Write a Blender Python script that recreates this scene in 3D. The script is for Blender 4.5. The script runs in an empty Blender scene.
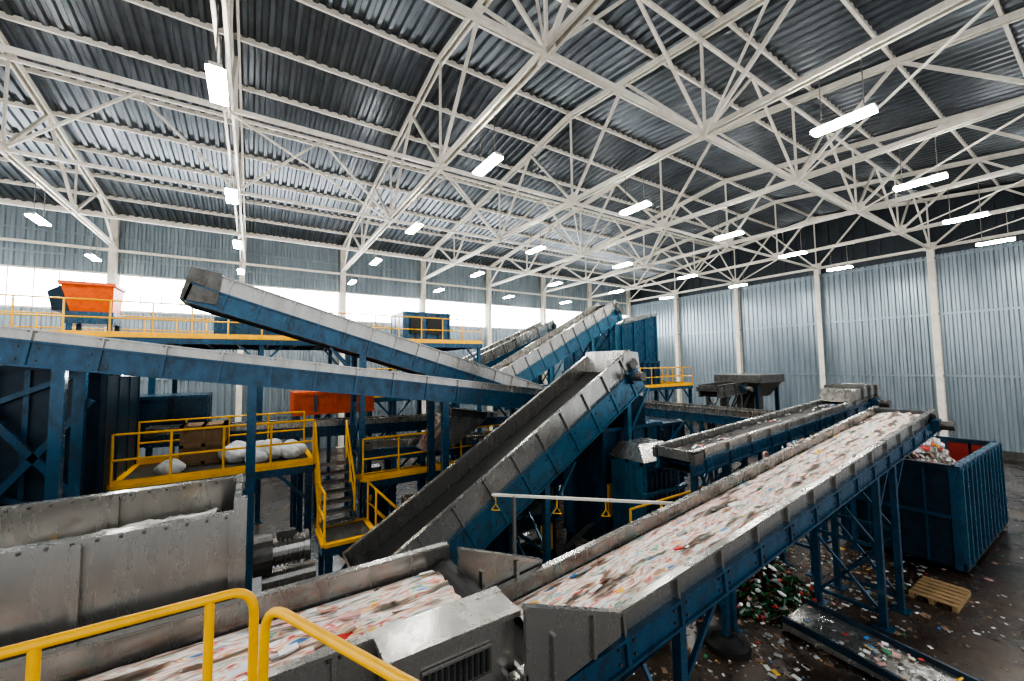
import bpy, math, random, bmesh
from mathutils import Vector, Matrix
random.seed(7)
V=Vector
# ---------------------------------------------------------------- materials
def mat(name,col,rough=0.5,metal=0.0,var=0.2,scale=3.0,dirt=None,dirt_amt=0.4,emit=0,stretch=None,bump=0,lo=.36,hi=.66,rvar=0):
    m=bpy.data.materials.new(name); m.use_nodes=True
    nt=m.node_tree; N=nt.nodes; L=nt.links
    b=N['Principled BSDF']; b.inputs['Roughness'].default_value=rough; b.inputs['Metallic'].default_value=metal
    tc=N.new('ShaderNodeTexCoord'); mp=N.new('ShaderNodeMapping'); L.new(tc.outputs['Object'],mp.inputs[0])
    if stretch: mp.inputs['Scale'].default_value=stretch
    n=N.new('ShaderNodeTexNoise'); n.inputs['Scale'].default_value=scale; n.inputs['Detail'].default_value=9; n.inputs['Roughness'].default_value=0.72
    L.new(mp.outputs[0],n.inputs['Vector'])
    r=N.new('ShaderNodeValToRGB'); L.new(n.outputs['Fac'],r.inputs[0])
    c=V(col); d=V(dirt) if dirt else c*0.5
    r.color_ramp.elements[0].position=lo; r.color_ramp.elements[0].color=(*(c.lerp(d,dirt_amt)),1)
    r.color_ramp.elements[1].position=hi; r.color_ramp.elements[1].color=(*(c*(1+var)),1)
    e=r.color_ramp.elements.new((lo+hi)/2-.02); e.color=(*c,1)
    L.new(r.outputs[0],b.inputs['Base Color'])
    if rvar:
        mr=N.new('ShaderNodeMapRange'); mr.inputs['From Min'].default_value=.3; mr.inputs['From Max'].default_value=.7; mr.inputs['To Min'].default_value=rough+rvar; mr.inputs['To Max'].default_value=rough-rvar
        L.new(n.outputs['Fac'],mr.inputs['Value']); L.new(mr.outputs[0],b.inputs['Roughness'])
    if bump:
        bp=N.new('ShaderNodeBump'); bp.inputs['Strength'].default_value=bump; L.new(n.outputs['Fac'],bp.inputs['Height']); L.new(bp.outputs[0],b.inputs['Normal'])
    if emit:
        b.inputs['Emission Color'].default_value=(*col,1); b.inputs['Emission Strength'].default_value=emit
    return m
BLUE=mat('blue_painted_steel',(0.024,0.078,0.135),0.28,0.2,0.3,5,(0.024,0.03,0.034),0.6,stretch=(1,1,.5),rvar=.1)
DBLUE=mat('dark_blue_steel',(0.013,0.036,0.060),0.36,0.15,0.3,4.0,(0.016,0.016,0.017),0.6)
LBLUE=mat('teal_blue_steel',(0.036,0.115,0.180),0.27,0.2,0.3,5,(0.034,0.042,0.048),0.6,stretch=(1,1,.5),rvar=.1)
GREY=mat('galvanised_steel',(0.36,0.352,0.33),0.27,0.82,0.1,1.6,(0.24,0.215,0.18),0.45,stretch=(2.0,2.0,.5),rvar=.1,lo=.3,hi=.7)
DGREY=mat('dirty_steel',(0.10,0.097,0.09),0.4,0.4,0.4,5.0,(0.035,0.028,0.02),0.6)
BLACK=mat('black_rubber',(0.014,0.014,0.014),0.6,0,0.4,5)
YEL=mat('yellow_paint',(0.86,0.46,0.012),0.35,0,0.08,5,(0.4,0.2,0.02),0.3)
RED=mat('orange_red_paint',(0.72,0.12,0.02),0.4,0,0.15,5,(0.3,0.06,0.02),0.4)
REDD=mat('container_red',(0.30,0.035,0.025),0.55,0,0.2,3)
BRN=mat('brown_plywood',(0.16,0.1,0.05),0.6,0,0.3,4)
WHITE=mat('cream_white_steel',(0.78,0.735,0.64),0.4,0,0.1,3,(0.42,0.34,0.24),0.3)
ROOF=mat('roof_sheet',(0.105,0.118,0.132),0.31,0.6,0.2,0.8,(0.05,0.06,0.07),0.5)
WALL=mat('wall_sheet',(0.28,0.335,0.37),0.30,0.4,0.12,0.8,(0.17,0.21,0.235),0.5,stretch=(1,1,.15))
WALL_SHADE=mat('gable_sheet_shade',(0.05,0.06,0.07),0.4,0.3,0.2,0.5)  # darker wall sheet: shade on the unlit upper gable put into the colour
FLOOR=mat('dirty_concrete',(0.055,0.041,0.031),0.26,0,1.7,0.45,(0.009,0.007,0.006),0.95,bump=0.2,lo=.36,hi=.68,rvar=.15)
LAMP=mat('lamp_diffuser',(1.0,0.98,0.94),0.5,emit=150)
GLASS=mat('translucent_glazing',(0.93,0.97,1.0),0.5,emit=14)
WOOD=mat('pallet_wood',(0.3,0.2,0.1),0.8)
SACK=mat('white_bag_fabric',(0.5,0.52,0.52),0.8,0,0.2,4,bump=0.4)
WC=[mat('waste_white',(0.76,0.75,0.72),0.6),mat('waste_grey',(0.35,0.35,0.34),0.6),mat('waste_red',(0.6,0.06,0.05),0.5),mat('waste_blue',(0.06,0.25,0.58),0.5),
    mat('waste_yellow',(0.8,0.48,0.06),0.5),mat('waste_green',(0.04,0.28,0.12),0.5),mat('waste_brown',(0.26,0.17,0.11),0.7),mat('waste_pink',(0.68,0.4,0.36),0.6),mat('waste_dark',(0.03,0.03,0.03),0.6)]
def streak(name,off):
    """film / packaging mass: soft colour patches drawn out along the running belt"""
    m=bpy.data.materials.new(name); m.use_nodes=True; N=m.node_tree.nodes; L=m.node_tree.links; b=N['Principled BSDF']; b.inputs['Roughness'].default_value=.55
    tc=N.new('ShaderNodeTexCoord'); mp=N.new('ShaderNodeMapping'); L.new(tc.outputs['Object'],mp.inputs[0]); mp.inputs['Scale'].default_value=(.75,5.2,.5); mp.inputs['Location'].default_value=(off,off,0)
    n=N.new('ShaderNodeTexNoise'); n.inputs['Scale'].default_value=1.7; n.inputs['Detail'].default_value=3; n.inputs['Roughness'].default_value=.5; L.new(mp.outputs[0],n.inputs['Vector'])
    r=N.new('ShaderNodeValToRGB'); L.new(n.outputs['Fac'],r.inputs[0]); cr=r.color_ramp
    cr.elements[0].position=.30; cr.elements[0].color=(.035,.028,.02,1); cr.elements[1].position=.68; cr.elements[1].color=(.5,.48,.45,1)
    for p,c in ((.39,(.13,.10,.075)),(.44,(.40,.35,.30)),(.49,(.80,.78,.75)),(.54,(.86,.85,.83)),(.58,(.42,.37,.33)),(.62,(.82,.81,.79))): e=cr.elements.new(p); e.color=(*c,1)
    mp2=N.new('ShaderNodeMapping'); L.new(tc.outputs['Object'],mp2.inputs[0]); mp2.inputs['Scale'].default_value=(.8,4.6,.5); mp2.inputs['Location'].default_value=(off+5,3,7)
    n2=N.new('ShaderNodeTexNoise'); n2.inputs['Scale'].default_value=2.6; n2.inputs['Detail'].default_value=1.5; L.new(mp2.outputs[0],n2.inputs['Vector'])
    r2=N.new('ShaderNodeValToRGB'); L.new(n2.outputs['Fac'],r2.inputs[0]); c2=r2.color_ramp
    W=(1,1,.98)
    st=[(.25,(.06,.3,.8)),(.31,W),(.345,(.15,.55,.35)),(.375,W),(.405,(.95,.86,.7)),(.43,(1,.30,.20)),(.455,W),(.50,(.85,.93,1)),(.53,W),(.56,(.95,.60,.44)),(.585,W),(.61,(.9,.09,.05)),(.635,W),(.66,(1,.5,.05)),(.69,W),(.73,(.1,.3,.7))]
    c2.elements[0].position=st[0][0]; c2.elements[0].color=(*st[0][1],1); c2.elements[1].position=st[-1][0]; c2.elements[1].color=(*st[-1][1],1)
    for p,c in st[1:-1]: e=c2.elements.new(p); e.color=(*c,1)
    mx=N.new('ShaderNodeMix'); mx.data_type='RGBA'; mx.blend_type='MULTIPLY'; mx.inputs[0].default_value=1.0
    L.new(r.outputs[0],mx.inputs[6]); L.new(r2.outputs[0],mx.inputs[7]); L.new(mx.outputs[2],b.inputs['Base Color'])
    return m
STR=streak('moving_refuse',0.0); STR2=streak('moving_refuse_b',11.3)
FILM=mat('white_film',(0.5,0.49,0.47),0.5,0,0.4,3,(0.2,0.18,0.15),0.8,bump=.5)
BED=mat('waste_bed',(0.3,0.27,0.23),0.8,0,0.6,7,(0.06,0.05,0.04),0.8,bump=0.6)
# ---------------------------------------------------------------- mesh builder
class MB:
    def __init__(s): s.v=[];s.f=[];s.m=[];s.ms=[]
    def mi(s,m):
        if m not in s.ms: s.ms.append(m)
        return s.ms.index(m)
    def hexa(s,p,m):
        b=len(s.v); s.v+=[tuple(q) for q in p]; k=s.mi(m)
        for f in ((0,3,2,1),(4,5,6,7),(0,1,5,4),(1,2,6,5),(2,3,7,6),(3,0,4,7)): s.f.append([b+i for i in f]); s.m.append(k)
    def ob(s,c,a,b,n,m):
        c,a,b,n=V(c),V(a),V(b),V(n)
        s.hexa([c-a-b-n,c+a-b-n,c+a+b-n,c-a+b-n,c-a-b+n,c+a-b+n,c+a+b+n,c-a+b+n],m)
    def box(s,x0,x1,y0,y1,z0,z1,m): s.hexa([(x0,y0,z0),(x1,y0,z0),(x1,y1,z0),(x0,y1,z0),(x0,y0,z1),(x1,y0,z1),(x1,y1,z1),(x0,y1,z1)],m)
    def beam(s,p,q,w,h,m):
        p,q=V(p),V(q); d=q-p; L=d.length
        if L<1e-5: return
        d/=L; up=V((0,0,1)) if abs(d.z)<0.97 else V((0,1,0))
        a=d.cross(up).normalized(); n=a.cross(d)
        s.ob((p+q)/2,d*L/2,a*w/2,n*h/2,m)
    def cyl(s,p,q,r,m,n=12,r2=None):
        p,q=V(p),V(q); d=(q-p).normalized(); up=V((0,0,1)) if abs(d.z)<0.9 else V((1,0,0))
        a=d.cross(up).normalized(); c=a.cross(d); b=len(s.v); k=s.mi(m); r2=r if r2 is None else r2
        for (o,rr) in ((p,r),(q,r2)):
            for i in range(n):
                t=2*math.pi*i/n; s.v.append(tuple(o+a*math.cos(t)*rr+c*math.sin(t)*rr))
        for i in range(n):
            j=(i+1)%n; s.f.append([b+i,b+j,b+n+j,b+n+i]); s.m.append(k)
        s.f.append([b+i for i in range(n)][::-1]); s.m.append(k)
        s.f.append([b+n+i for i in range(n)]); s.m.append(k)
    def tube(s,pts,r,m,n=12):
        pts=[V(p) for p in pts]; k=s.mi(m); base=len(s.v); K=len(pts)
        up=V((0,0,1)); prev=None
        for i in range(K):
            d=(pts[min(i+1,K-1)]-pts[max(i-1,0)]).normalized()
            if prev is None:
                u=up if abs(d.z)<.9 else V((1,0,0)); a=d.cross(u).normalized()
            else: a=(prev-d*prev.dot(d)).normalized()
            prev=a; c=a.cross(d)
            for j in range(n): t=2*math.pi*j/n; s.v.append(tuple(pts[i]+a*math.cos(t)*r+c*math.sin(t)*r))
        for i in range(K-1):
            for j in range(n): j2=(j+1)%n; s.f.append([base+i*n+j,base+i*n+j2,base+(i+1)*n+j2,base+(i+1)*n+j]); s.m.append(k)
        s.f.append([base+j for j in range(n)][::-1]); s.m.append(k); s.f.append([base+(K-1)*n+j for j in range(n)]); s.m.append(k)
    def build(s,name,parent=None):
        me=bpy.data.meshes.new(name); me.from_pydata(s.v,[],s.f)
        for m in s.ms: me.materials.append(m)
        me.polygons.foreach_set('material_index',s.m)
        me.update(); o=bpy.data.objects.new(name,me); bpy.context.scene.collection.objects.link(o)
        if parent: o.parent=parent
        return o
def empty(name):
    o=bpy.data.objects.new(name,None); bpy.context.scene.collection.objects.link(o); return o
def bend(p0,pc,p1,n=6):
    p0,pc,p1=V(p0),V(pc),V(p1)
    return [p0.lerp(pc,t/n).lerp(pc.lerp(p1,t/n),t/n) for t in range(n+1)]
# ---------------------------------------------------------------- hall shell
XL,XR,YF,YB=-18.7,35.6,-5.3,30.9
EAVE=14.45; RIDGE=12.7
def roofz(y): return EAVE+0.12*(18-abs(y-RIDGE))
def sheet(name,pts,across,pitch,depth,m):
    L=across.length; u=across/L; n=int(L/pitch); prof=[]
    for i in range(n):
        for (a,dz) in ((0,0),(0.35,0),(0.5,1),(0.85,1)): prof.append(((i+a)*pitch,dz*depth))
    prof.append((n*pitch,0))
    v=[];f=[]; K=len(pts); nrm=(pts[1]-pts[0]).cross(u).normalized()
    for (a,dz) in prof:
        for p in pts: v.append(tuple(p+u*a+nrm*dz))
    for i in range(len(prof)-1):
        for k in range(K-1): f.append([i*K+k,i*K+k+1,(i+1)*K+k+1,(i+1)*K+k])
    me=bpy.data.meshes.new(name); me.from_pydata(v,[],f); me.materials.append(m); me.update()
    o=bpy.data.objects.new(name,me); bpy.context.scene.collection.objects.link(o); return o
b=MB(); b.box(XL-3,XR+1,YF-6,YB+1,-0.3,0,FLOOR); b.build('floor')
sheet('ceiling',[V((XL,YF-.3,roofz(YF-.3))),V((XL,RIDGE,roofz(RIDGE))),V((XL,YB+.3,roofz(YB+.3)))],V((XR-XL+.5,0,0)),0.36,0.09,ROOF)
WZ0,WZ1=8.9,10.95
o1=sheet('wall_back',[V((XL,YB,0)),V((XL,YB,WZ0))],V((XR-XL,0,0)),0.36,-0.07,WALL)
o2=sheet('upper_sheet',[V((XL,YB,WZ1)),V((XL,YB,roofz(YB)))],V((XR-XL,0,0)),0.36,-0.07,WALL); o2.parent=o1
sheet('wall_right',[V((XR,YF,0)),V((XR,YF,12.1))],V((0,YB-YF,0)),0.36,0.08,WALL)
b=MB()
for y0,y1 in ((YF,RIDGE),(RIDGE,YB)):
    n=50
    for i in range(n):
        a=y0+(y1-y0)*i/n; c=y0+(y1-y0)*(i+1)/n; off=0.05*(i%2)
        b.hexa([(XR-.02+off,a,12.1),(XR+.1,a,12.1),(XR+.1,c,12.1),(XR-.02+off,c,12.1),(XR-.02+off,a,roofz(a)),(XR+.1,a,roofz(a)),(XR+.1,c,roofz(c)),(XR-.02+off,c,roofz(c))],WALL_SHADE)
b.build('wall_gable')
COLX=[-12.7+6*i for i in range(9)]; ROWY=[0.7,6.7,12.7,18.7,24.7]
for i,x in enumerate([-18.7]+COLX[:-1]):
    b=MB(); x0=x+.25; x1=min(x+5.75,XR-.3)
    b.box(x0,x1,YB-.02,YB+.03,WZ0,WZ1,GLASS)
    for k in range(7):
        xx=x0+(x1-x0)*k/6; b.box(xx-.025,xx+.025,YB-.07,YB-.021,WZ0,WZ1,WHITE)
    for z in (WZ0,WZ1): b.box(x0,x1,YB-.08,YB-.021,z-.05,z+.05,WHITE)
    b.build('window_%d'%(i+1))
def column(x,y,top,ax):
    b=MB(); w=.16
    if ax=='x':
        b.box(x-w,x+w,y-.02,y,0,top,WHITE); b.box(x-w,x+w,y-.36,y-.34,0,top,WHITE); b.box(x-.02,x+.02,y-.34,y-.02,0,top,WHITE)
    else:
        b.box(x-.02,x,y-w,y+w,0,top,WHITE); b.box(x-.36,x-.34,y-w,y+w,0,top,WHITE); b.box(x-.34,x-.02,y-.02,y+.02,0,top,WHITE)
    b.box(x-.3-(0 if ax=='x' else .1),x+(.3 if ax=='x' else 0),y-.4 if ax=='x' else y-.3,y if ax=='x' else y+.3,0,.04,WHITE)
    b.build('wall_column')
for x in COLX: column(x if x<35 else x-.1,YB-.1,14.1,'x')
for y in ROWY: column(XR-.06,y,12.6,'y')
b=MB()
for z in (2.4,5.0,7.4,11.8,13.0): b.box(XL,XR-.4,YB-.1,YB-.06,z-.05,z+.05,WALL)
b.box(XL,XR-.4,YB-.45,YB-.39,12.15,12.3,WHITE)
b.build('trim_1')
b=MB()
for z in (4.6,8.4,11.9): b.box(XR-.1,XR-.02,YF,YB-.2,z-.06,z+.06,WALL)
b.box(XR-.14,XR-.02,YF,YB-.2,0,.45,DGREY)
b.build('baseboard_right')
# ---------------------------------------------------------------- roof structure
RT=empty('roof_truss_frame')
BC=12.5
def topz(y): return roofz(y)-.32
for x in COLX:
    xx=min(x,XR-.35); b=MB()
    for s in (-.09,.09): b.beam((xx+s,YF,BC),(xx+s,YB-.3,BC),.07,.15,WHITE)
    for s in (-.09,.09):
        b.beam((xx+s,YF,topz(YF)),(xx+s,RIDGE,topz(RIDGE)),.07,.18,WHITE); b.beam((xx+s,RIDGE,topz(RIDGE)),(xx+s,YB-.2,topz(YB)),.07,.18,WHITE)
    y=YF
    while y<YB-1:
        b.beam((xx,y,BC),(xx,y+3,topz(y+3)),.1,.1,WHITE)
        b.beam((xx,y+3,topz(y+3)),(xx,min(y+6,YB-.2),BC),.1,.1,WHITE)
        b.beam((xx,y,BC),(xx,y,topz(y)),.07,.07,WHITE)
        b.box(xx-.03,xx+.03,y-.3,y+.3,BC-.12,BC+.35,WHITE)
        y+=6
    b.build('truss',RT)
for y in ROWY:
    b=MB(); b.beam((XL,y,BC-.03),(XR-.3,y,BC-.03),.11,.11,WHITE)
    if y in (6.7,18.7):
        b.beam((XL,y,topz(y)-.15),(XR-.3,y,topz(y)-.15),.1,.1,WHITE)
        for x in [-18.7]+COLX[:-1]:
            b.beam((x,y,BC),(x+3,y,topz(y)-.15),.08,.08,WHITE); b.beam((x+3,y,topz(y)-.15),(min(x+6,XR-.3),y,BC),.08,.08,WHITE)
    b.build('longitudinal_truss',RT)
b=MB(); y=YF+.1
while y<=YB:
    b.beam((XL,y,roofz(y)-.12),(XR,y,roofz(y)-.12),.08,.18,WHITE); y+=2.25
b.build('purlins',RT)
b=MB()
for i,x in enumerate(COLX[:-1]):
    for j,y in enumerate(ROWY[:-1]):
        if (j in (0,2)) and i>1:
            b.beam((x,y,BC-.1),(x+6,y+6,BC-.1),.05,.05,WHITE)
b.build('horizontal_bracing',RT)
b=MB(); b.box(-.10,.10,-.6,.6,0,.07,WHITE); b.box(-.15,.15,-.58,.58,-.05,-.001,LAMP); b.cyl((0,-.4,.07),(0,-.4,1.33),.012,GREY,6); b.cyl((0,.4,.07),(0,.4,1.33),.012,GREY,6)
l0=b.build('linear_ceiling_lamp'); first=True
for x in [-12.7+6*i for i in range(8)]:
    for y in (3.4,9.4,15.4,21.4,27.4):
        if y==3.4 and -1<x<9: continue
        if first: o=l0; first=False
        else:
            o=bpy.data.objects.new('linear_ceiling_lamp',l0.data); bpy.context.scene.collection.objects.link(o)
        o.location=(x,y,11.1)
# ---------------------------------------------------------------- generators
PALE=(36,20,7,6,8,5,14,12,4)
def waste(name,p0,p1,width,n,size=.16,bed=STR,lift=.03,cols=PALE,stretch=3.0,pile=.07,jit=.3,at=.1):
    p0,p1=V(p0),V(p1); d=(p1-p0); L=d.length; d/=L; a=d.cross(V((0,0,1))).normalized(); u=a.cross(d); b=MB()
    if bed:
        nx=max(6,int(L/.09)); ny=16; base=len(b.v); k=b.mi(bed); rows=[]
        for j in range(ny+1):
            ph=random.random()*9; q=0; row=[]
            for i in range(nx+1): q=q*.75+random.gauss(0,.22); row.append(.5+q+.25*math.sin(i*.23+ph))
            rows.append(row)
        for i in range(nx+1):
            for j in range(ny+1):
                h=pile*(math.sin(math.pi*j/ny)**.6)*max(.1,.6+.8*rows[j][i])+.005
                b.v.append(tuple(p0+d*L*i/nx+a*width*(j/ny-.5)+u*h))
        for i in range(nx):
            for j in range(ny): q=base+i*(ny+1)+j; b.f.append([q,q+1,q+ny+2,q+ny+1]); b.m.append(k)
    for _ in range(n):
        t=random.random()*L; s=(random.random()-.5)*width*.9
        hh=pile*abs(math.cos(math.pi*s/width))**.6*.95+lift*random.random()
        c=p0+d*t+a*s+u*hh; ang=random.gauss(0,jit); A=(d*math.cos(ang)+a*math.sin(ang)); B=u.cross(A)
        til=random.gauss(0,.3); B=(B*math.cos(til)+u*math.sin(til)).normalized(); A=(A+u*random.gauss(0,at)).normalized(); N=A.cross(B)
        sz=size*(.4+.9*random.random())
        b.ob(c,A*sz*.5*stretch*(.4+.6*random.random()),B*sz*.4,N*sz*random.choice((.04,.06,.15)),random.choices(WC,cols)[0])
    o=b.build(name)
    if bed:
        for p in o.data.polygons:
            if p.material_index==0: p.use_smooth=True
    return o
def conveyor(name,p0,p1,width,sh=.35,fh=.22,upper=GREY,lower=BLUE,rib=.9,belt=.22,legs=(),legw=.12,motor=True,cap0=True,cap1=True,flange=True,brace=True):
    p0,p1=V(p0),V(p1); d=(p1-p0); L=d.length; d/=L; a=d.cross(V((0,0,1))).normalized(); u=a.cross(d); b=MB(); c=(p0+p1)/2
    for s in (-1,1):
        e=a*s*width/2
        b.ob(c+e-u*sh/2,d*L/2,a*.02,u*sh/2,upper)
        b.ob(c+e+a*s*.03-u*(sh+fh/2),d*L/2,a*.035,u*fh/2,lower)
        b.ob(c+e+a*s*.05-u*(sh),d*L/2,a*.055,u*.018,lower); b.ob(c+e+a*s*.05-u*(sh+fh),d*L/2,a*.055,u*.018,lower)
        if flange: b.ob(c+e+a*s*.04,d*L/2,a*.05,u*.015,upper)
        t=rib/2
        while t<L:
            b.ob(p0+d*t+e+a*s*.045-u*sh/2,d*.018,a*.03,u*sh/2,upper)
            b.ob(p0+d*t+e+a*s*.07-u*(sh+fh/2),d*.03,a*.03,u*fh/2,lower)
            for bb in (-.12,.12):
                b.ob(p0+d*(t+bb)+e+a*s*.075-u*(sh+fh*.25),d*.014,a*.012,u*.014,DGREY); b.ob(p0+d*(t+bb)+e+a*s*.075-u*(sh+fh*.75),d*.014,a*.012,u*.014,DGREY)
                b.ob(p0+d*(t+bb*.4)+e+a*s*.03-u*(sh*.15),d*.01,a*.01,u*.01,DGREY)
            t+=rib
    b.ob(c-u*belt,d*L/2,a*(width/2-.03),u*.012,BLACK)
    b.ob(c-u*(sh+fh-.03),d*L/2,a*(width/2-.06),u*.01,BLACK)
    t=.4
    while t<L:
        b.cyl(p0+d*t-a*(width/2-.03)-u*(belt+.07),p0+d*t+a*(width/2-.03)-u*(belt+.07),.045,DGREY,8); b.ob(p0+d*t-u*(sh+fh*.8),d*.03,a*width/2,u*.04,lower); t+=1.1
    for (p,on,s) in ((p0,cap0,1),(p1,cap1,-1)):
        q=p+d*s*.12-u*(sh*.62+.02); b.cyl(q-a*(width/2+.05),q+a*(width/2+.05),min(.2,sh*.45+.03),BLACK,16)
        if on: b.ob(p-u*(sh*.5),d*.02,a*width/2,u*sh*.5,upper)
        for k in (-1,1): b.ob(q+a*k*(width/2+.09),d*.14,a*.05,u*.1,DGREY)
    if motor:
        q=p1-d*.35-u*(sh+.05); b.cyl(q+a*(width/2+.1),q+a*(width/2+.5),.12,DGREY,12); b.ob(q+a*(width/2+.15),d*.15,a*.08,u*.15,BLUE)
    for t in legs:
        q=p0+d*L*t-u*(sh+fh)
        for s in (-1,1):
            f=q+a*s*(width/2+.02); b.beam(f,(f.x,f.y,0.02),legw,legw,lower); b.box(f.x-.16,f.x+.16,f.y-.16,f.y+.16,0,.03,lower)
        l=q+a*(width/2); r=q-a*(width/2)
        if q.z>1.2 and brace:
            z=q.z
            while z>.9:
                z2=max(.3,z-1.5); b.beam((l.x,l.y,z-.1),(r.x,r.y,z2),.05,.05,lower); b.beam((r.x,r.y,z-.1),(l.x,l.y,z2),.05,.05,lower); b.beam((l.x,l.y,z2),(r.x,r.y,z2),.07,.07,lower); z=z2
            g=d.copy(); g.z=0; g.normalize(); k2=min(.9,q.z*.35)
            for e in (l,r): b.beam((e.x,e.y,e.z-k2),V(e)+g*k2+V((0,0,d.z*k2*.8)),.06,.06,lower)
    return b.build(name)
def rail(b,pts,h=1.1,m=YEL,r=.026,step=1.0,kick=True,mid=(.55,)):
    for i in range(len(pts)-1):
        p,q=V(pts[i]),V(pts[i+1]); L=(q-p).length; n=max(1,round(L/step))
        for z in (h,)+tuple(mid): b.cyl(p+V((0,0,z)),q+V((0,0,z)),r,m,8)
        for k in range(n+1): c=p.lerp(q,k/n); b.cyl(c,c+V((0,0,h)),r,m,8)
        if kick: b.beam(p+V((0,0,.06)),q+V((0,0,.06)),.02,.12,m)
def platform(name,x0,x1,y0,y1,z,rails='',leg=True,step=3.0,edge=BLUE,br=True,h=1.1):
    b=MB(); b.box(x0,x1,y0,y1,z-.05,z,DGREY)
    for y in (y0,y1): b.box(x0,x1,y-.05,y+.05,z-.25,z-.05,edge); b.box(x0,x1,y-.06,y+.06,z-.06,z+.02,YEL)
    for x in (x0,x1): b.box(x-.05,x+.05,y0,y1,z-.25,z-.05,edge); b.box(x-.06,x+.06,y0,y1,z-.06,z+.02,YEL)
    k=x0+.5
    while k<x1: b.box(k-.04,k+.04,y0,y1,z-.2,z-.05,BLUE); k+=1
    if 'f' in rails: rail(b,[(x0,y0,z),(x1,y0,z)],h)
    if 'b' in rails: rail(b,[(x0,y1,z),(x1,y1,z)],h)
    if 'l' in rails: rail(b,[(x0,y0,z),(x0,y1,z)],h)
    if 'r' in rails: rail(b,[(x1,y0,z),(x1,y1,z)],h)
    if leg:
        n=max(1,round((x1-x0)/step))
        for i in range(n+1):
            x=x0+.1+(x1-x0-.2)*i/n
            for y in (y0+.1,y1-.1):
                b.beam((x,y,0),(x,y,z-.25),.16,.16,BLUE); b.box(x-.18,x+.18,y-.18,y+.18,0,.03,BLUE)
            if i<n and br:
                x2=x0+.1+(x1-x0-.2)*(i+1)/n
                b.beam((x,y0+.1,z-1),(x+.7,y0+.1,z-.25),.07,.07,BLUE); b.beam((x2,y0+.1,z-1),(x2-.7,y0+.1,z-.25),.07,.07,BLUE)
    return b.build(name)
def stairs(name,top,dirv,width,drop,run,n):
    b=MB(); top=V(top); d=V(dirv).normalized(); a=d.cross(V((0,0,1))).normalized()
    bot=top+d*run-V((0,0,drop))
    for s in (-1,1):
        e=a*s*width/2; b.beam(top+e-V((0,0,.1)),bot+e+V((0,0,.1)),.05,.2,YEL if s==1 else BLUE)
        b.tube([top+e+V((0,0,1.0)),bot+e+V((0,0,1.0))],.026,YEL,8); b.tube([top+e+V((0,0,.5)),bot+e+V((0,0,.5))],.02,YEL,8)
        for t in (.02,.5,.98): c=top.lerp(bot,t)+e; b.cyl(c-V((0,0,.05)),c+V((0,0,1.0)),.026,YEL,8)
    for i in range(n):
        c=top.lerp(bot,(i+.7)/n); b.ob(c,d*.13,a*width/2,V((0,0,.02)),DGREY); b.ob(c+d*.13,d*.01,a*width/2,V((0,0,.025)),GREY)
    return b.build(name)
def machine(x0,x1,y0,y1,z0,z1,m=BLUE,rib=.8,xb=False,hop=0,legs=True,top=None,frame=DBLUE):
    b=MB(); b.box(x0,x1,y0,y1,z0,z1,m)
    n=max(1,round((x1-x0)/rib))
    for i in range(n+1):
        x=x0+(x1-x0)*i/n; b.box(x-.04,x+.04,y0-.07,y1+.07,z0,z1,frame if i%2 else m)
    for z in (z0+.04,z1-.04): b.box(x0-.06,x1+.06,y0-.09,y1+.09,z-.05,z+.05,m)
    n=max(1,round((y1-y0)/rib))
    for i in range(n+1):
        y=y0+(y1-y0)*i/n
        for x in (x0,x1): b.box(x-.06,x+.06,y-.04,y+.04,z0,z1,m)
    if xb: b.beam((x0,y0-.1,z0),(x1,y0-.1,z1),.1,.1,frame); b.beam((x1,y0-.1,z0),(x0,y0-.1,z1),.1,.1,frame)
    if hop:
        zc=z0-hop; ym=(y0+y1)/2; n=max(1,round((x1-x0)/2))
        for i in range(n):
            a=x0+(x1-x0)*i/n; c=x0+(x1-x0)*(i+1)/n; mm=(a+c)/2
            b.hexa([(mm-.25,ym-.25,zc),(mm+.25,ym-.25,zc),(mm+.25,ym+.25,zc),(mm-.25,ym+.25,zc),(a+.03,y0,z0),(c-.03,y0,z0),(c-.03,y1,z0),(a+.03,y1,z0)],m)
    if legs and z0>.1:
        for x in (x0+.08,x1-.08):
            for y in (y0+.08,y1-.08): b.beam((x,y,0),(x,y,z0),.16,.16,frame); b.box(x-.15,x+.15,y-.15,y+.15,0,.03,frame)
    if top: b.box(x0-.12,x1+.12,y0-.12,y1+.12,z1,z1+.1,top)
    return b
# ---------------------------------------------------------------- foreground conveyors
A0,A1=(2.0,3.8,2.8),(15.9,3.8,4.22)
conveyor('loaded_belt_conveyor',A0,A1,1.12,.3,.3,GREY,BLUE,.95,.2,legs=(.17,.66,.74),legw=.12,cap1=False)
waste('mixed_waste_stream',(2.6,3.8,2.68),(15.75,3.8,4.03),1.04,160,.065,bed=STR)
b=MB()
for y in (3.12,4.5):
    b.hexa([(2.1,y-.02,2.55),(3.3,y-.02,2.75),(3.3,y+.02,2.75),(2.1,y+.02,2.55),(2.1,y-.02,3.42),(3.3,y-.02,2.98),(3.3,y+.02,2.98),(2.1,y+.02,3.42)],GREY)
    b.beam((2.1,y,3.42),(3.3,y,2.98),.08,.04,GREY)
    for x in (2.4,2.9): b.box(x-.02,x+.02,y-.06,y+.06,2.7,3.1,GREY)
b.box(2.08,2.12,3.1,4.52,2.4,2.85,GREY); b.box(2.05,2.15,3.05,3.2,0,2.6,BLUE); b.box(2.05,2.15,4.45,4.6,0,2.6,BLUE)
b.build('transfer_chute')
conveyor('feeder_conveyor',(-3.0,4.3,3.28),(2.15,4.3,3.32),1.2,.5,.28,GREY,DGREY,.8,.24,legs=(.25,.6,.93),motor=False,cap1=False)
waste('mixed_waste_stream',(-2.8,4.3,3.05),(1.9,4.3,3.09),1.08,50,.07,bed=STR2,cols=(40,16,5,3,12,2,14,8,4))
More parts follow.
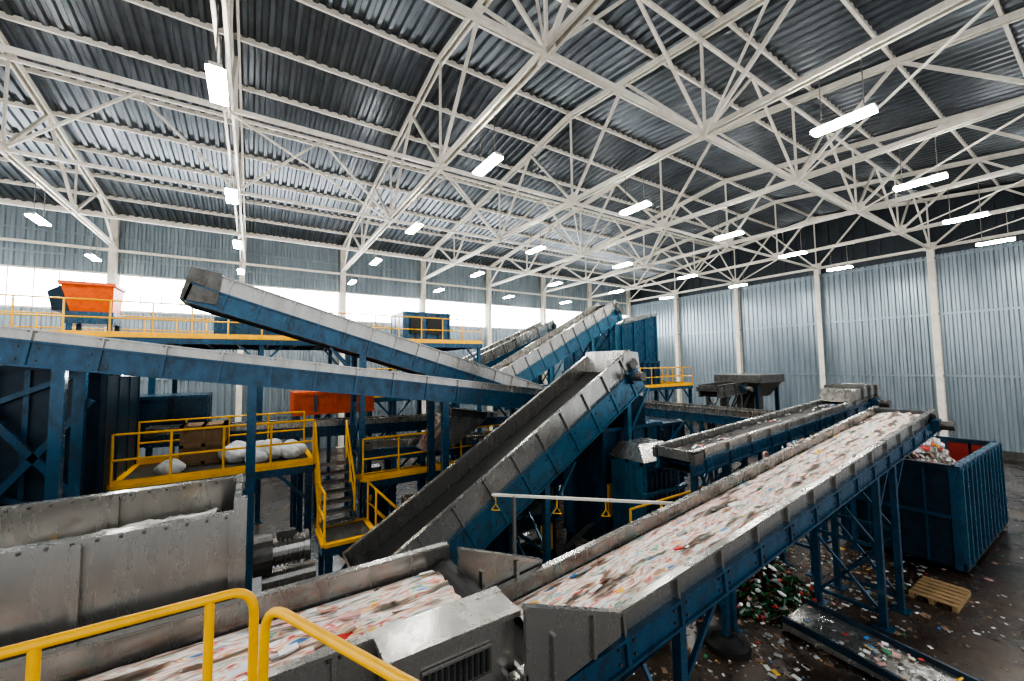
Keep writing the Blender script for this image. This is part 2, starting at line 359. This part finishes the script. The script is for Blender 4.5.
b=MB(); b.box(.95,2.1,3.3,3.62,2.35,3.3,GREY); b.box(.9,2.14,3.24,3.64,3.28,3.33,GREY); b.box(1.2,1.85,3.285,3.3,2.86,3.12,DGREY)
for i in range(11): b.box(1.23+i*.056,1.255+i*.056,3.27,3.286,2.9,3.08,BLACK)
for i in range(2): b.box(1.2,1.85,3.268,3.286,2.86+.24*i,2.88+.24*i,GREY)
b.beam((1.0,3.45,2.35),(1.0,3.45,0),.1,.1,DGREY); b.beam((2.0,3.45,2.35),(2.0,3.45,0),.1,.1,DGREY)
b.build('drive_housing')
b=MB()
for (y,zt) in ((5.3,4.05),(6.5,4.15)):
    b.box(-7,-.1,y-.03,y+.03,2.45,zt,GREY); b.box(-7,-.05,y-.07,y+.07,zt-.03,zt+.03,GREY); b.box(-7,-.1,y-.08,y+.08,3.1,3.16,GREY); b.box(-7,-.1,y-.06,y+.06,2.4,2.6,DGREY)
    for i in range(7): x=-.14-i*1.15; b.box(x-.03,x+.03,y-.09,y+.09,2.45,zt,GREY)
    for i in range(40): x=-.2-i*.16; b.box(x-.012,x+.012,y-.085,y-.07,zt-.012,zt+.012,DGREY)
b.box(-.14,-.08,5.25,6.55,2.3,4.2,GREY); b.box(-7,-.1,5.33,6.47,3.0,3.05,BLACK); b.box(-.12,-.02,5.2,5.34,2.3,4.22,GREY)
for x in (-.3,-2.8,-5.3):
    for y in (5.3,6.5): b.box(x-.07,x+.07,y-.07,y+.07,0,2.45,DBLUE)
b.build('bunker_conveyor')
waste('plastic_film_waste',(-6.8,5.9,3.2),(-.3,5.9,3.76),1.1,150,.12,bed=FILM,cols=(80,30,0,1,1,0,6,3,2),stretch=1.6,pile=.16,jit=.6,at=.3)
b=MB(); b.cyl((.05,6.0,3.3),(.25,6.0,3.3),.24,DGREY,20); b.cyl((.25,6.0,3.3),(.6,6.0,3.3),.16,GREY,20); b.cyl((.6,6,3.3),(.66,6,3.3),.19,GREY,20)
b.cyl((.15,6.1,2.9),(.75,6.1,2.9),.14,GREY,16); b.box(.1,.5,5.8,6.3,2.5,2.7,DGREY); b.box(.3,.5,5.95,6.05,3.44,3.54,DGREY)
for i in range(6): b.cyl((.28+i*.05,6,3.3),(.295+i*.05,6,3.3),.18,GREY,20)
b.box(.15,.25,5.9,6.2,0,2.5,BLUE); b.build('gear_motor')
# viewing platform with handrail
b=MB(); PR=.0135
b.box(-3.2,.12,-2.2,1.5,3.95,4.0,DGREY); b.box(-3.2,.12,1.46,1.54,3.75,3.95,YEL)
for z in (4.9,4.45):
    b.tube([(-3.1,1.57,z),(-2,1.57,z),(-1,1.57,z)]+bend((-.05,1.57,z),(.02,1.57,z),(.02,1.57,z-.08))+[(.02,1.57,4.4 if z>4.8 else 4.2),(.02,1.57,4.0)],PR,YEL,16)
for x in (-2.2,-1.3,-.455,-.095): b.cyl((x,1.57,3.9),(x,1.57,4.9),PR*.95,YEL,16)
b.tube([(.045,1.44,4.0),(.045,1.44,4.5)]+bend((.045,1.44,4.8),(.045,1.44,4.9),(.09,1.36,4.9))+bend((.35,.82,4.9),(.40,.72,4.9),(.40,.72,4.8))+[(.4,.72,4.4),(.4,.72,4.0)],PR,YEL,16)
b.box(.12,.5,-2.2,.7,3.95,4.0,DGREY)
for x in (-3.1,-1.4,.0):
    for y in (-2.0,1.3): b.beam((x,y,0),(x,y,3.95),.14,.14,BLUE)
b.build('viewing_platform')
# steep central conveyor
conveyor('steep_incline_conveyor',(1.6,8.15,1.85),(8.5,8.15,5.95),1.35,.55,.62,GREY,LBLUE,.8,.38,legs=(.5,.9),legw=.14,cap1=False)
b=MB(); b.hexa([(8.2,7.42,4.9),(9.0,7.42,4.7),(9.0,8.88,4.7),(8.2,8.88,4.9),(8.3,7.42,5.95),(8.85,7.42,5.9),(8.85,8.88,5.9),(8.3,8.88,5.95)],GREY)
b.hexa([(8.3,7.6,3.9),(9.3,7.6,3.9),(9.3,8.8,3.9),(8.3,8.8,3.9),(8.2,7.42,4.9),(9.0,7.42,4.7),(9.0,8.88,4.7),(8.2,8.88,4.9)],DBLUE); b.build('discharge_hood')
b=machine(7.7,10.0,7.7,9.2,.9,3.9,BLUE,.6); b.box(7.75,8.5,7.58,7.62,1.7,2.5,YEL); b.box(9.3,9.8,7.58,7.62,1.6,2.9,LBLUE)
b.cyl((8.9,7.4,3.2),(8.9,7.7,3.2),.25,DGREY,18); b.tube([(9.9,7.5,3.7),(9.9,7.45,3.0),(9.8,7.4,2.0),(9.9,7.45,1.2)],.05,BLACK,8); b.build('ballistic_separator')
b=machine(7.7,8.9,6.4,7.3,1.4,3.3,LBLUE,.5)
b.hexa([(7.6,6.3,3.3),(9.0,6.3,3.3),(9.0,7.4,3.3),(7.6,7.4,3.3),(7.8,6.6,3.65),(8.7,6.6,3.65),(8.7,7.2,3.65),(7.8,7.2,3.65)],GREY)
for i in range(6): b.box(7.8+i*.17,7.9+i*.17,6.28,6.31,2.0,3.0,DBLUE)
b.box(7.55,9.05,6.2,6.35,2.55,2.62,LBLUE); b.build('screening_machine')
platform('service_platform',6.6,11.5,5.85,6.15,1.6,'f',True,1.6,h=1.0)
b=machine(5.6,7.2,9.2,10.4,.1,1.5,DBLUE,.5,legs=False); b.cyl((5.9,9.1,1.0),(6.5,9.1,1.0),.18,GREY,16); b.box(6.7,7.1,9.08,9.13,.5,1.2,YEL); b.build('baling_press_unit')
# hydraulic pump and pipework below the steep conveyor
b=MB(); b.box(5.2,6.4,6.1,6.7,0,.5,BLUE); b.cyl((5.4,6.4,.75),(6.1,6.4,.75),.22,GREY,18); b.cyl((6.1,6.4,.75),(6.25,6.4,.75),.14,DGREY,14); b.box(5.5,5.7,6.3,6.5,.95,1.1,BLACK)
for k in range(3): b.tube([(5.3+k*.1,6.65,.5),(5.3+k*.1,6.8,1.0),(5.6+k*.1,6.95,1.6),(6.6+k*.1,7.1,1.9)],.025,BLACK,8)
b.build('hydraulic_pump')
b=MB(); b.beam((4.1,7.2,3.0),(6.8,4.65,3.0),.06,.045,WHITE)
for t in (.12,.9): c=V((4.1,7.2,3)).lerp(V((6.8,4.65,3)),t); b.beam(c,(c.x,c.y,0),.06,.06,GREY)
for t in (.35,.6,.02): c=V((4.1,7.2,3)).lerp(V((6.8,4.65,3)),t); b.cyl(c,c-V((0,0,.18)),.012,YEL,8); b.tube([c-V((.06,-.06,.3)),c-V((0,0,.18)),c-V((-.06,.06,.3)),c-V((.06,-.06,.3))],.011,YEL,8)
b.build('cable_gantry')
conveyor('discharge_conveyor',(7.3,5.3,3.84),(17.6,5.3,4.46),.72,.2,.26,GREY,BLUE,.9,.13,legs=(.12,.5,.77),cap1=True)
waste('mixed_waste_stream',(7.6,5.3,3.74),(15.6,5.3,4.22),.6,60,.06,bed=None,pile=.02,cols=(30,30,2,2,2,2,20,4,8))
b=MB(); b.hexa([(15.6,4.85,4.3),(18.1,4.85,4.4),(18.1,5.8,4.4),(15.6,5.8,4.3),(15.9,4.85,4.68),(17.9,4.85,4.8),(17.9,5.8,4.8),(15.9,5.8,4.68)],GREY)
for x in (16.3,16.9,17.5): b.box(x-.03,x+.03,4.8,5.85,4.36,4.79,DGREY)
b.build('conveyor_head_cover')
# container
b=MB(); X0,X1,Y0,Y1,ZT=15.6,21.2,2.8,5.25,2.75
b.box(X0,X1,Y0,Y1,.15,.3,DBLUE)
for y in (Y0,Y1):
    b.box(X0,X1,y-.03,y+.03,.2,ZT,BLUE); b.box(X0-.08,X1+.08,y-.09,y+.09,ZT-.1,ZT+.05,REDD if y==Y1 else BLUE)
    b.box(X0,X1,y-.08,y+.08,.1,.32,DBLUE)
    for i in range(12): x=X0+.08+i*(X1-X0-.16)/11; s=-1 if y==Y0 else 1; b.box(x-.06,x+.06,min(y,y+s*.12),max(y,y+s*.12),.2,ZT,LBLUE)
for x in (X0,X1):
    b.box(x-.03,x+.03,Y0,Y1,.2,ZT,DBLUE); b.box(x-.09,x+.09,Y0,Y1,ZT-.1,ZT+.05,DBLUE)
    for y in (Y0+.05,Y1-.05,(Y0+Y1)/2): b.box(x-.1,x+.1,y-.07,y+.07,.15,ZT,BLUE)
    b.box(x-.08,x+.08,Y0,Y1,1.4,1.5,BLUE)
    for y in ((Y0*3+Y1)/4,(Y0+Y1*3)/4): b.box(x-.06,x+.06,y-.03,y+.03,.2,ZT,BLUE)
b.box(X0+.04,X1-.04,Y1-.06,Y1-.035,.3,ZT-.05,REDD); b.box(X1-.06,X1-.035,Y0+.05,Y1-.05,.3,ZT-.05,REDD); b.box(X0+.035,X1-.04,Y0+.035,Y0+.06,.3,ZT-.05,REDD)
for x in (X0+.4,X1-.4):
    for y in (Y0+.3,Y1-.3): b.cyl((x,y-.1,.12),(x,y+.1,.12),.12,DGREY,14)
b.build('roll_off_container')
def heap(name,cx,cy,rx,ry,h,n,cols,size=.2,z0=0,m=BED):
    b=MB(); R=18;S=8; k=b.mi(m); b.v.append((cx,cy,z0+h))
    for i in range(1,S+1):
        for j in range(R):
            t=2*math.pi*j/R; r=i/S; hh=h*(math.cos(math.pi*r)*.5+.5)*(.8+.4*random.random()) if i<S else 0
            b.v.append((cx+rx*r*math.cos(t)*(.9+.2*random.random()*(i<S)),cy+ry*r*math.sin(t)*(.9+.2*random.random()*(i<S)),z0+hh))
    for j in range(R): b.f.append([0,1+j,1+(j+1)%R]); b.m.append(k)
    for i in range(S-1):
        for j in range(R): p=1+i*R+j; q=1+i*R+(j+1)%R; b.f.append([p,p+R,q+R,q]); b.m.append(k)
    for _ in range(n):
        t=random.random()*6.283; r=math.sqrt(random.random()); hh=h*(math.cos(math.pi*r)*.5+.5)
        A=V((random.gauss(0,1),random.gauss(0,1),random.gauss(0,.5))).normalized(); B=A.orthogonal().normalized(); N=A.cross(B); sz=size*(.4+random.random())
        b.ob((cx+rx*r*math.cos(t),cy+ry*r*math.sin(t),z0+hh+.03+sz*.15),A*sz*.6,B*sz*.4,N*sz*.12,random.choices(WC,cols)[0])
    return b.build(name)
heap('container_waste_pile',17.8,3.98,2.0,1.08,1.55,800,(50,18,5,6,6,5,12,8,3),.13,z0=1.95)
b=MB(); cx,cy=10.5,5.35
GB=mat('green_bottle',(0.02,0.09,0.035),0.15); BB=mat('brown_bottle',(0.05,0.018,0.008),0.15); CB=mat('clear_bottle',(0.25,0.28,0.26),0.15)
for _ in range(1100):
    t=random.random()*6.283; r=math.sqrt(random.random()); hh=1.15*(math.cos(math.pi*r)*.5+.5)*(.3+.7*random.random()); c=V((cx+1.35*r*math.cos(t),cy+1.0*r*math.sin(t),hh+.06))
    A=V((random.gauss(0,1),random.gauss(0,1),random.gauss(0,.4))).normalized(); m=random.choices((GB,BB,CB,WC[2],WC[0]),(46,34,10,3,5))[0]
    b.cyl(c-A*.08,c+A*.05,.038,m,7); b.cyl(c+A*.05,c+A*.11,.034,m,7,.014)
b.build('bottle_waste_pile')
heap('baled_waste_heap',29,14.0,5.5,1.6,1.6,800,(26,30,3,5,3,4,16,3,14),.36)
heap('floor_waste_pile',22,8.2,2.5,1.3,.8,360,(30,25,3,5,3,6,14,3,14),.22)
heap('floor_waste_pile',9,13.9,1.6,.6,.6,200,(35,30,2,3,3,3,14,4,8),.22)
b=MB(); b.hexa([(9.3,1.2,0),(10.4,1.2,0),(10.4,4.3,.1),(9.3,4.3,.1),(9.3,1.2,.06),(10.4,1.2,.06),(10.4,4.3,.28),(9.3,4.3,.28)],GREY)
for x in (9.3,10.4): b.beam((x,1.2,.1),(x,4.3,.32),.06,.12,DBLUE)
for y in (1.2,2.2,3.2,4.3): b.box(9.3,10.4,y-.03,y+.03,.0,.06,DBLUE)
b.build('floor_chute'); waste('chute_waste',(9.85,1.5,.1),(9.85,4.2,.3),1.0,70,.08,bed=None,stretch=1.5,pile=.02,lift=.02,jit=1)
b=MB(); b.cyl((8.0,4.75,0),(8.0,4.75,.12),.42,BLACK,24); b.cyl((8.0,4.75,.12),(8.0,4.75,.22),.3,BLACK,24,.15); b.box(7.94,8.06,4.69,4.81,.15,1.9,BLUE)
b.hexa([(7.65,4.5,1.8),(8.4,4.5,1.8),(8.4,5.0,1.8),(7.65,5.0,1.8),(7.8,4.6,2.0),(8.25,4.6,2.0),(8.25,4.9,2.0),(7.8,4.9,2.0)],LBLUE)
for i in range(3): b.box(7.6+i*.25,7.82+i*.25,4.46,5.04,1.74,1.8,LBLUE)
b.build('steel_post')
b=MB()
for i in range(6): b.box(13.2+i*.22,13.34+i*.22,2.5,3.3,.11,.135,WOOD)
for y in (2.5,2.87,3.2): b.box(13.2,14.46,y,y+.09,0,.11,WOOD)
b.build('wooden_pallet')
b=MB()
for _ in range(2400):
    if random.random()<.65: x=random.uniform(4,15); y=random.gauss(4.6,1.2)
    else: x=random.uniform(2,24); y=random.gauss(5.5,4)
    sz=random.choice((.012,.015,.02,.03,.03,.045,.07)); t=random.random()*6.28; A=V((math.cos(t),math.sin(t),0)); B=V((-A.y,A.x,0))
    b.ob((x,y,.008),A*sz,B*sz*.6,V((0,0,.006)),random.choices(WC,(16,30,1,2,2,3,40,2,22))[0])
b.build('floor_litter')
# ---------------------------------------------------------------- left & mid plant
conveyor('long_overhead_conveyor',(-9,10.8,7.1),(8.3,10.8,4.72),1.0,.2,.42,GREY,BLUE,.9,.15,legs=(.13,.36,.525,.78),legw=.17,brace=False)
conveyor('rising_conveyor',(9.9,13.2,4.62),(-1.2,13.2,8.1),1.2,.42,.45,GREY,BLUE,.75,.3,legs=(.07,.62),legw=.16,cap1=False)
b=MB(); b.hexa([(-1.55,12.5,7.3),(-.8,12.5,7.2),(-.8,13.9,7.2),(-1.55,13.9,7.3),(-1.35,12.5,8.12),(-.7,12.5,8.0),(-.7,13.9,8.0),(-1.35,13.9,8.12)],DGREY); b.build('conveyor_head_box')
b=machine(-9,-2.6,11.7,14.5,2.6,5.7,DBLUE,1.1,True,1.0,frame=BLUE)
b.beam((-4.2,11.4,2.6),(-4.2,11.4,5.7),.14,.14,BLUE); b.beam((-4.2,11.4,2.9),(-2.7,11.4,5.0),.12,.12,BLUE); b.beam((-4.2,11.4,5.0),(-2.7,11.4,2.9),.12,.12,BLUE); b.build('storage_bunker')
b=MB(); b.box(-2.35,-2.05,11.6,11.75,5.45,5.65,BLACK); b.box(-2.32,-2.08,11.58,11.6,5.48,5.62,LAMP); b.beam((-2.2,11.7,5.5),(-2.6,11.9,5.5),.04,.04,GREY); b.build('flood_lamp')
platform('sorting_platform',-2.5,1.4,12.0,14.4,3.1,'fb',True,2.0)
for (x,y,s) in ((-.3,13.3,.38),(.35,13.1,.42),(.95,13.0,.34),(-1.6,12.6,.26),(.1,12.6,.26)):
    me=bpy.data.meshes.new('bulk_bag'); bm=bmesh.new(); bmesh.ops.create_icosphere(bm,subdivisions=4,radius=s)
    for v in bm.verts:
        v.co*=1+.16*math.sin(v.co.x*9+x*5)*math.cos(v.co.y*8+v.co.z*7)+.05*math.sin(v.co.x*31+v.co.z*23+y)*math.sin(v.co.y*27); v.co.z*=.72
        v.co.z=max(v.co.z,-s*.6)
    bm.to_mesh(me); bm.free(); me.materials.append(SACK); o=bpy.data.objects.new('bulk_bag',me); o.location=(x,y,3.1+s*.6); bpy.context.scene.collection.objects.link(o)
    for p in me.polygons: p.use_smooth=True
b=MB(); b.box(-1.5,-.6,13.4,14.2,3.12,4.1,BRN)
for x in (-1.5,-1.05,-.6): b.box(x-.04,x+.04,13.36,14.24,3.1,4.12,BRN)
for z in (3.15,3.6,4.08): b.box(-1.54,-.56,13.36,14.24,z-.04,z+.04,BRN)
b.build('wooden_crate')
stairs('steel_staircase',(1.85,12.2,3.1),(0,-1,0),.8,1.4,1.2,7)
platform('stair_landing',1.4,2.5,9.9,11.0,1.7,'l',True,1.2)
stairs('steel_staircase',(2.5,10.4,1.7),(1,0,0),.8,1.6,1.5,8)
platform('upper_gallery',-9,9.5,17.6,22.5,6.7,'fb',True,3.1)
b=MB()
b.hexa([(-5.0,18.5,7.5),(-4.0,18.5,7.5),(-4.0,19.4,7.5),(-5.0,19.4,7.5),(-5.2,18.3,8.4),(-3.95,18.3,8.4),(-3.95,19.6,8.4),(-5.2,19.6,8.4)],RED)
b.box(-5.25,-3.9,18.25,19.65,8.35,8.45,RED); b.box(-5.1,-3.95,18.4,19.5,7.1,7.5,BLUE); b.hexa([(-5.4,18.5,7.5),(-5.05,18.5,7.5),(-5.05,19.4,7.5),(-5.4,19.4,7.5),(-5.5,18.4,8.1),(-5.22,18.4,8.3),(-5.22,19.5,8.3),(-5.5,19.5,8.1)],DBLUE)
for x in (-5.0,-4.05):
    for y in (18.5,19.4): b.box(x-.06,x+.06,y-.06,y+.06,6.7,7.1,BLUE)
b.build('orange_hopper')
b=machine(6.2,8.6,19.5,21.5,6.75,8.3,BLUE,.6,legs=False); b.box(6.5,7.1,19.38,19.42,7.2,8.0,BLACK); b.box(7.4,8.2,19.38,19.42,7.2,8.0,BLACK); b.build('control_cabin')
b=machine(-1.2,1.0,18.6,20.4,6.75,7.5,BLUE,.6,legs=False); b.build('air_handling_unit')
b=machine(2.4,4.6,18.6,20,6.75,7.3,DBLUE,.5,legs=False); b.cyl((3,18.5,7.0),(3,18.3,7.0),.2,GREY,16); b.build('hydraulic_unit')
b=machine(1.2,3.7,15.3,16.4,4.0,4.75,RED,.6,frame=BLUE); b.build('red_sorting_unit')
b=machine(-4.4,-1.2,15.5,17.0,3.4,4.8,BLUE,.8,frame=DBLUE); b.build('screening_drum_box')
conveyor('cross_conveyor',(-2.4,14.9,4.0),(11.8,14.9,3.5),.4,.2,.3,GREY,BLUE,1.0,.15,legs=(.4,.65,.9),legw=.16)
conveyor('picking_conveyor',(2.8,12.95,3.4),(9.0,12.95,3.0),.7,.25,.3,GREY,BLUE,.9,.15,legs=(.15,.65),legw=.14)
platform('picking_platform',2.6,9.5,11.7,12.3,2.5,'f',True,2.2)
platform('middle_platform',2.0,8.0,16.9,17.5,4.4,'f',True,3)
conveyor('lower_conveyor',(3.2,9.7,2.4),(11.0,9.9,2.7),.6,.2,.3,GREY,BLUE,.9,.14,legs=(.9,))
for (x,y,c) in ((3.4,15.9,GREY),(5.4,14.2,GREY),(7.0,15.6,BLUE),(10.6,12.2,GREY),(3.0,13.6,BLUE),(7.6,10.9,BLUE)):
    b=MB(); h=1.8; b.box(x,x+.8,y,y+.5,.05,h,c); b.box(x-.02,x+.82,y-.02,y+.52,0,.08,BLACK)
    b.box(x+.04,x+.39,y-.02,y,.15,h-.1,c); b.box(x+.41,x+.76,y-.02,y,.15,h-.1,c); b.box(x+.36,x+.38,y-.05,y-.02,.9,1.1,BLACK); b.box(x+.1,x+.3,y-.03,y-.02,1.3,1.5,YEL); b.build('electrical_cabinet')
b=MB(); b.hexa([(4.3,11.3,3.1),(5.0,11.3,3.1),(5.0,12.3,3.1),(4.3,12.3,3.1),(5.0,11.2,4.1),(6.2,11.2,3.9),(6.2,12.4,3.9),(5.0,12.4,4.1)],GREY)
b.hexa([(5.0,11.25,4.1),(6.2,11.25,3.9),(6.2,12.35,3.9),(5.0,12.35,4.1),(5.1,11.3,4.3),(6.3,11.3,4.1),(6.3,12.3,4.1),(5.1,12.3,4.3)],DGREY)
for x in (4.5,5.9):
    for y in (11.4,12.2): b.beam((x,y,0),(x,y,3.3),.12,.12,BLUE)
b.build('sorting_chute')
conveyor('far_incline_conveyor',(9.6,17.6,5.0),(18.3,17.6,9.45),1.4,.6,.65,GREY,LBLUE,.9,.4,legs=(.35,.7,.92),legw=.2,cap1=False)
conveyor('far_incline_conveyor',(9.6,21.2,5.6),(16.4,21.2,8.5),1.4,.6,.6,GREY,BLUE,.9,.3,legs=(.4,.9),legw=.2,cap1=False)
waste('mixed_waste_stream',(9.8,17.6,4.72),(18.1,17.6,8.98),1.2,120,.09,cols=(40,35,1,1,1,1,16,2,4),bed=FILM)
b=MB()
b.hexa([(18.8,19.2,5.0),(25,19.2,5.0),(25,22.4,5.0),(18.8,22.4,5.0),(18.8,19.2,7.7),(25,19.2,9.1),(25,22.4,9.1),(18.8,22.4,7.7)],BLUE)
b.hexa([(18.7,19.1,7.7),(25.1,19.1,9.12),(25.1,22.5,9.12),(18.7,22.5,7.7),(18.7,19.1,7.85),(25.1,19.1,9.27),(25.1,22.5,9.27),(18.7,22.5,7.85)],GREY)
for i in range(6): x=18.9+i*1.2; b.box(x-.05,x+.05,19.1,22.5,5.0,7.65+(x-18.8)*.22,LBLUE)
b.box(18.7,25.1,19.05,22.55,4.8,5.1,BLUE)
for x in (19,22,24.9):
    for y in (19.3,22.3): b.beam((x,y,0),(x,y,4.9),.22,.22,BLUE)
b.build('drum_screen_housing')
platform('screen_platform',19,24,15.8,18.6,4.2,'fr',True,2.5)
b=machine(19.3,21.3,16.3,18,4.25,5.7,BLUE,.5,legs=False); b.build('fan_unit')
b=machine(12,14.4,15.3,16.4,2.0,4.6,BLUE,.6,True,.8,frame=DBLUE); b.build('optical_sorter')
b=machine(12.0,15.0,10.4,12.2,1.0,3.2,DBLUE,.7,True,frame=BLUE); b.build('magnetic_separator')
conveyor('cross_belt_conveyor',(16,6.6,3.75),(16,13.2,3.75),.9,.25,.3,GREY,BLUE,.9,.15,legs=(.1,.5,.9))
conveyor('residue_conveyor',(16.6,10.2,4.6),(18.8,10.2,4.7),.8,.25,.25,DGREY,DGREY,.9,.15,legs=(.3,.8))
b=MB(); b.hexa([(19.4,9.6,4.0),(20.6,9.6,4.0),(20.6,10.8,4.0),(19.4,10.8,4.0),(18.9,9.2,4.7),(21.1,9.2,4.7),(21.1,11.2,4.7),(18.9,11.2,4.7)],DGREY)
b.box(18.85,21.15,9.15,11.25,4.65,5.0,DGREY); b.box(19.6,20.4,9.8,10.6,3.2,4.0,DGREY)
for x in (19.1,20.9):
    for y in (9.4,11.0): b.beam((x,y,0),(x,y,4.7),.14,.14,DBLUE)
b.build('feed_hopper')
# ---------------------------------------------------------------- world & camera
w=bpy.data.worlds.new('sky'); sc=bpy.context.scene; sc.world=w; w.use_nodes=True
w.node_tree.nodes['Background'].inputs[0].default_value=(.93,.96,1,1); w.node_tree.nodes['Background'].inputs[1].default_value=1.35
try: sc.view_settings.look='AgX - High Contrast'
except Exception: pass
cX=V((629,-16.5,-403)).normalized(); cY=V((-259,-27.5,-403)).normalized(); cY=(cY-cX*cX.dot(cY)).normalized(); cZ=cX.cross(cY)
if cZ.y<0: cZ=-cZ
M=Matrix((cX,cY,cZ)).to_4x4(); M.translation=V((0,0,5.6))
cam=bpy.data.cameras.new('camera'); co=bpy.data.objects.new('camera',cam); co.matrix_world=M; cam.lens=14.17; cam.sensor_width=36; cam.clip_start=.05
sc.collection.objects.link(co); sc.camera=co
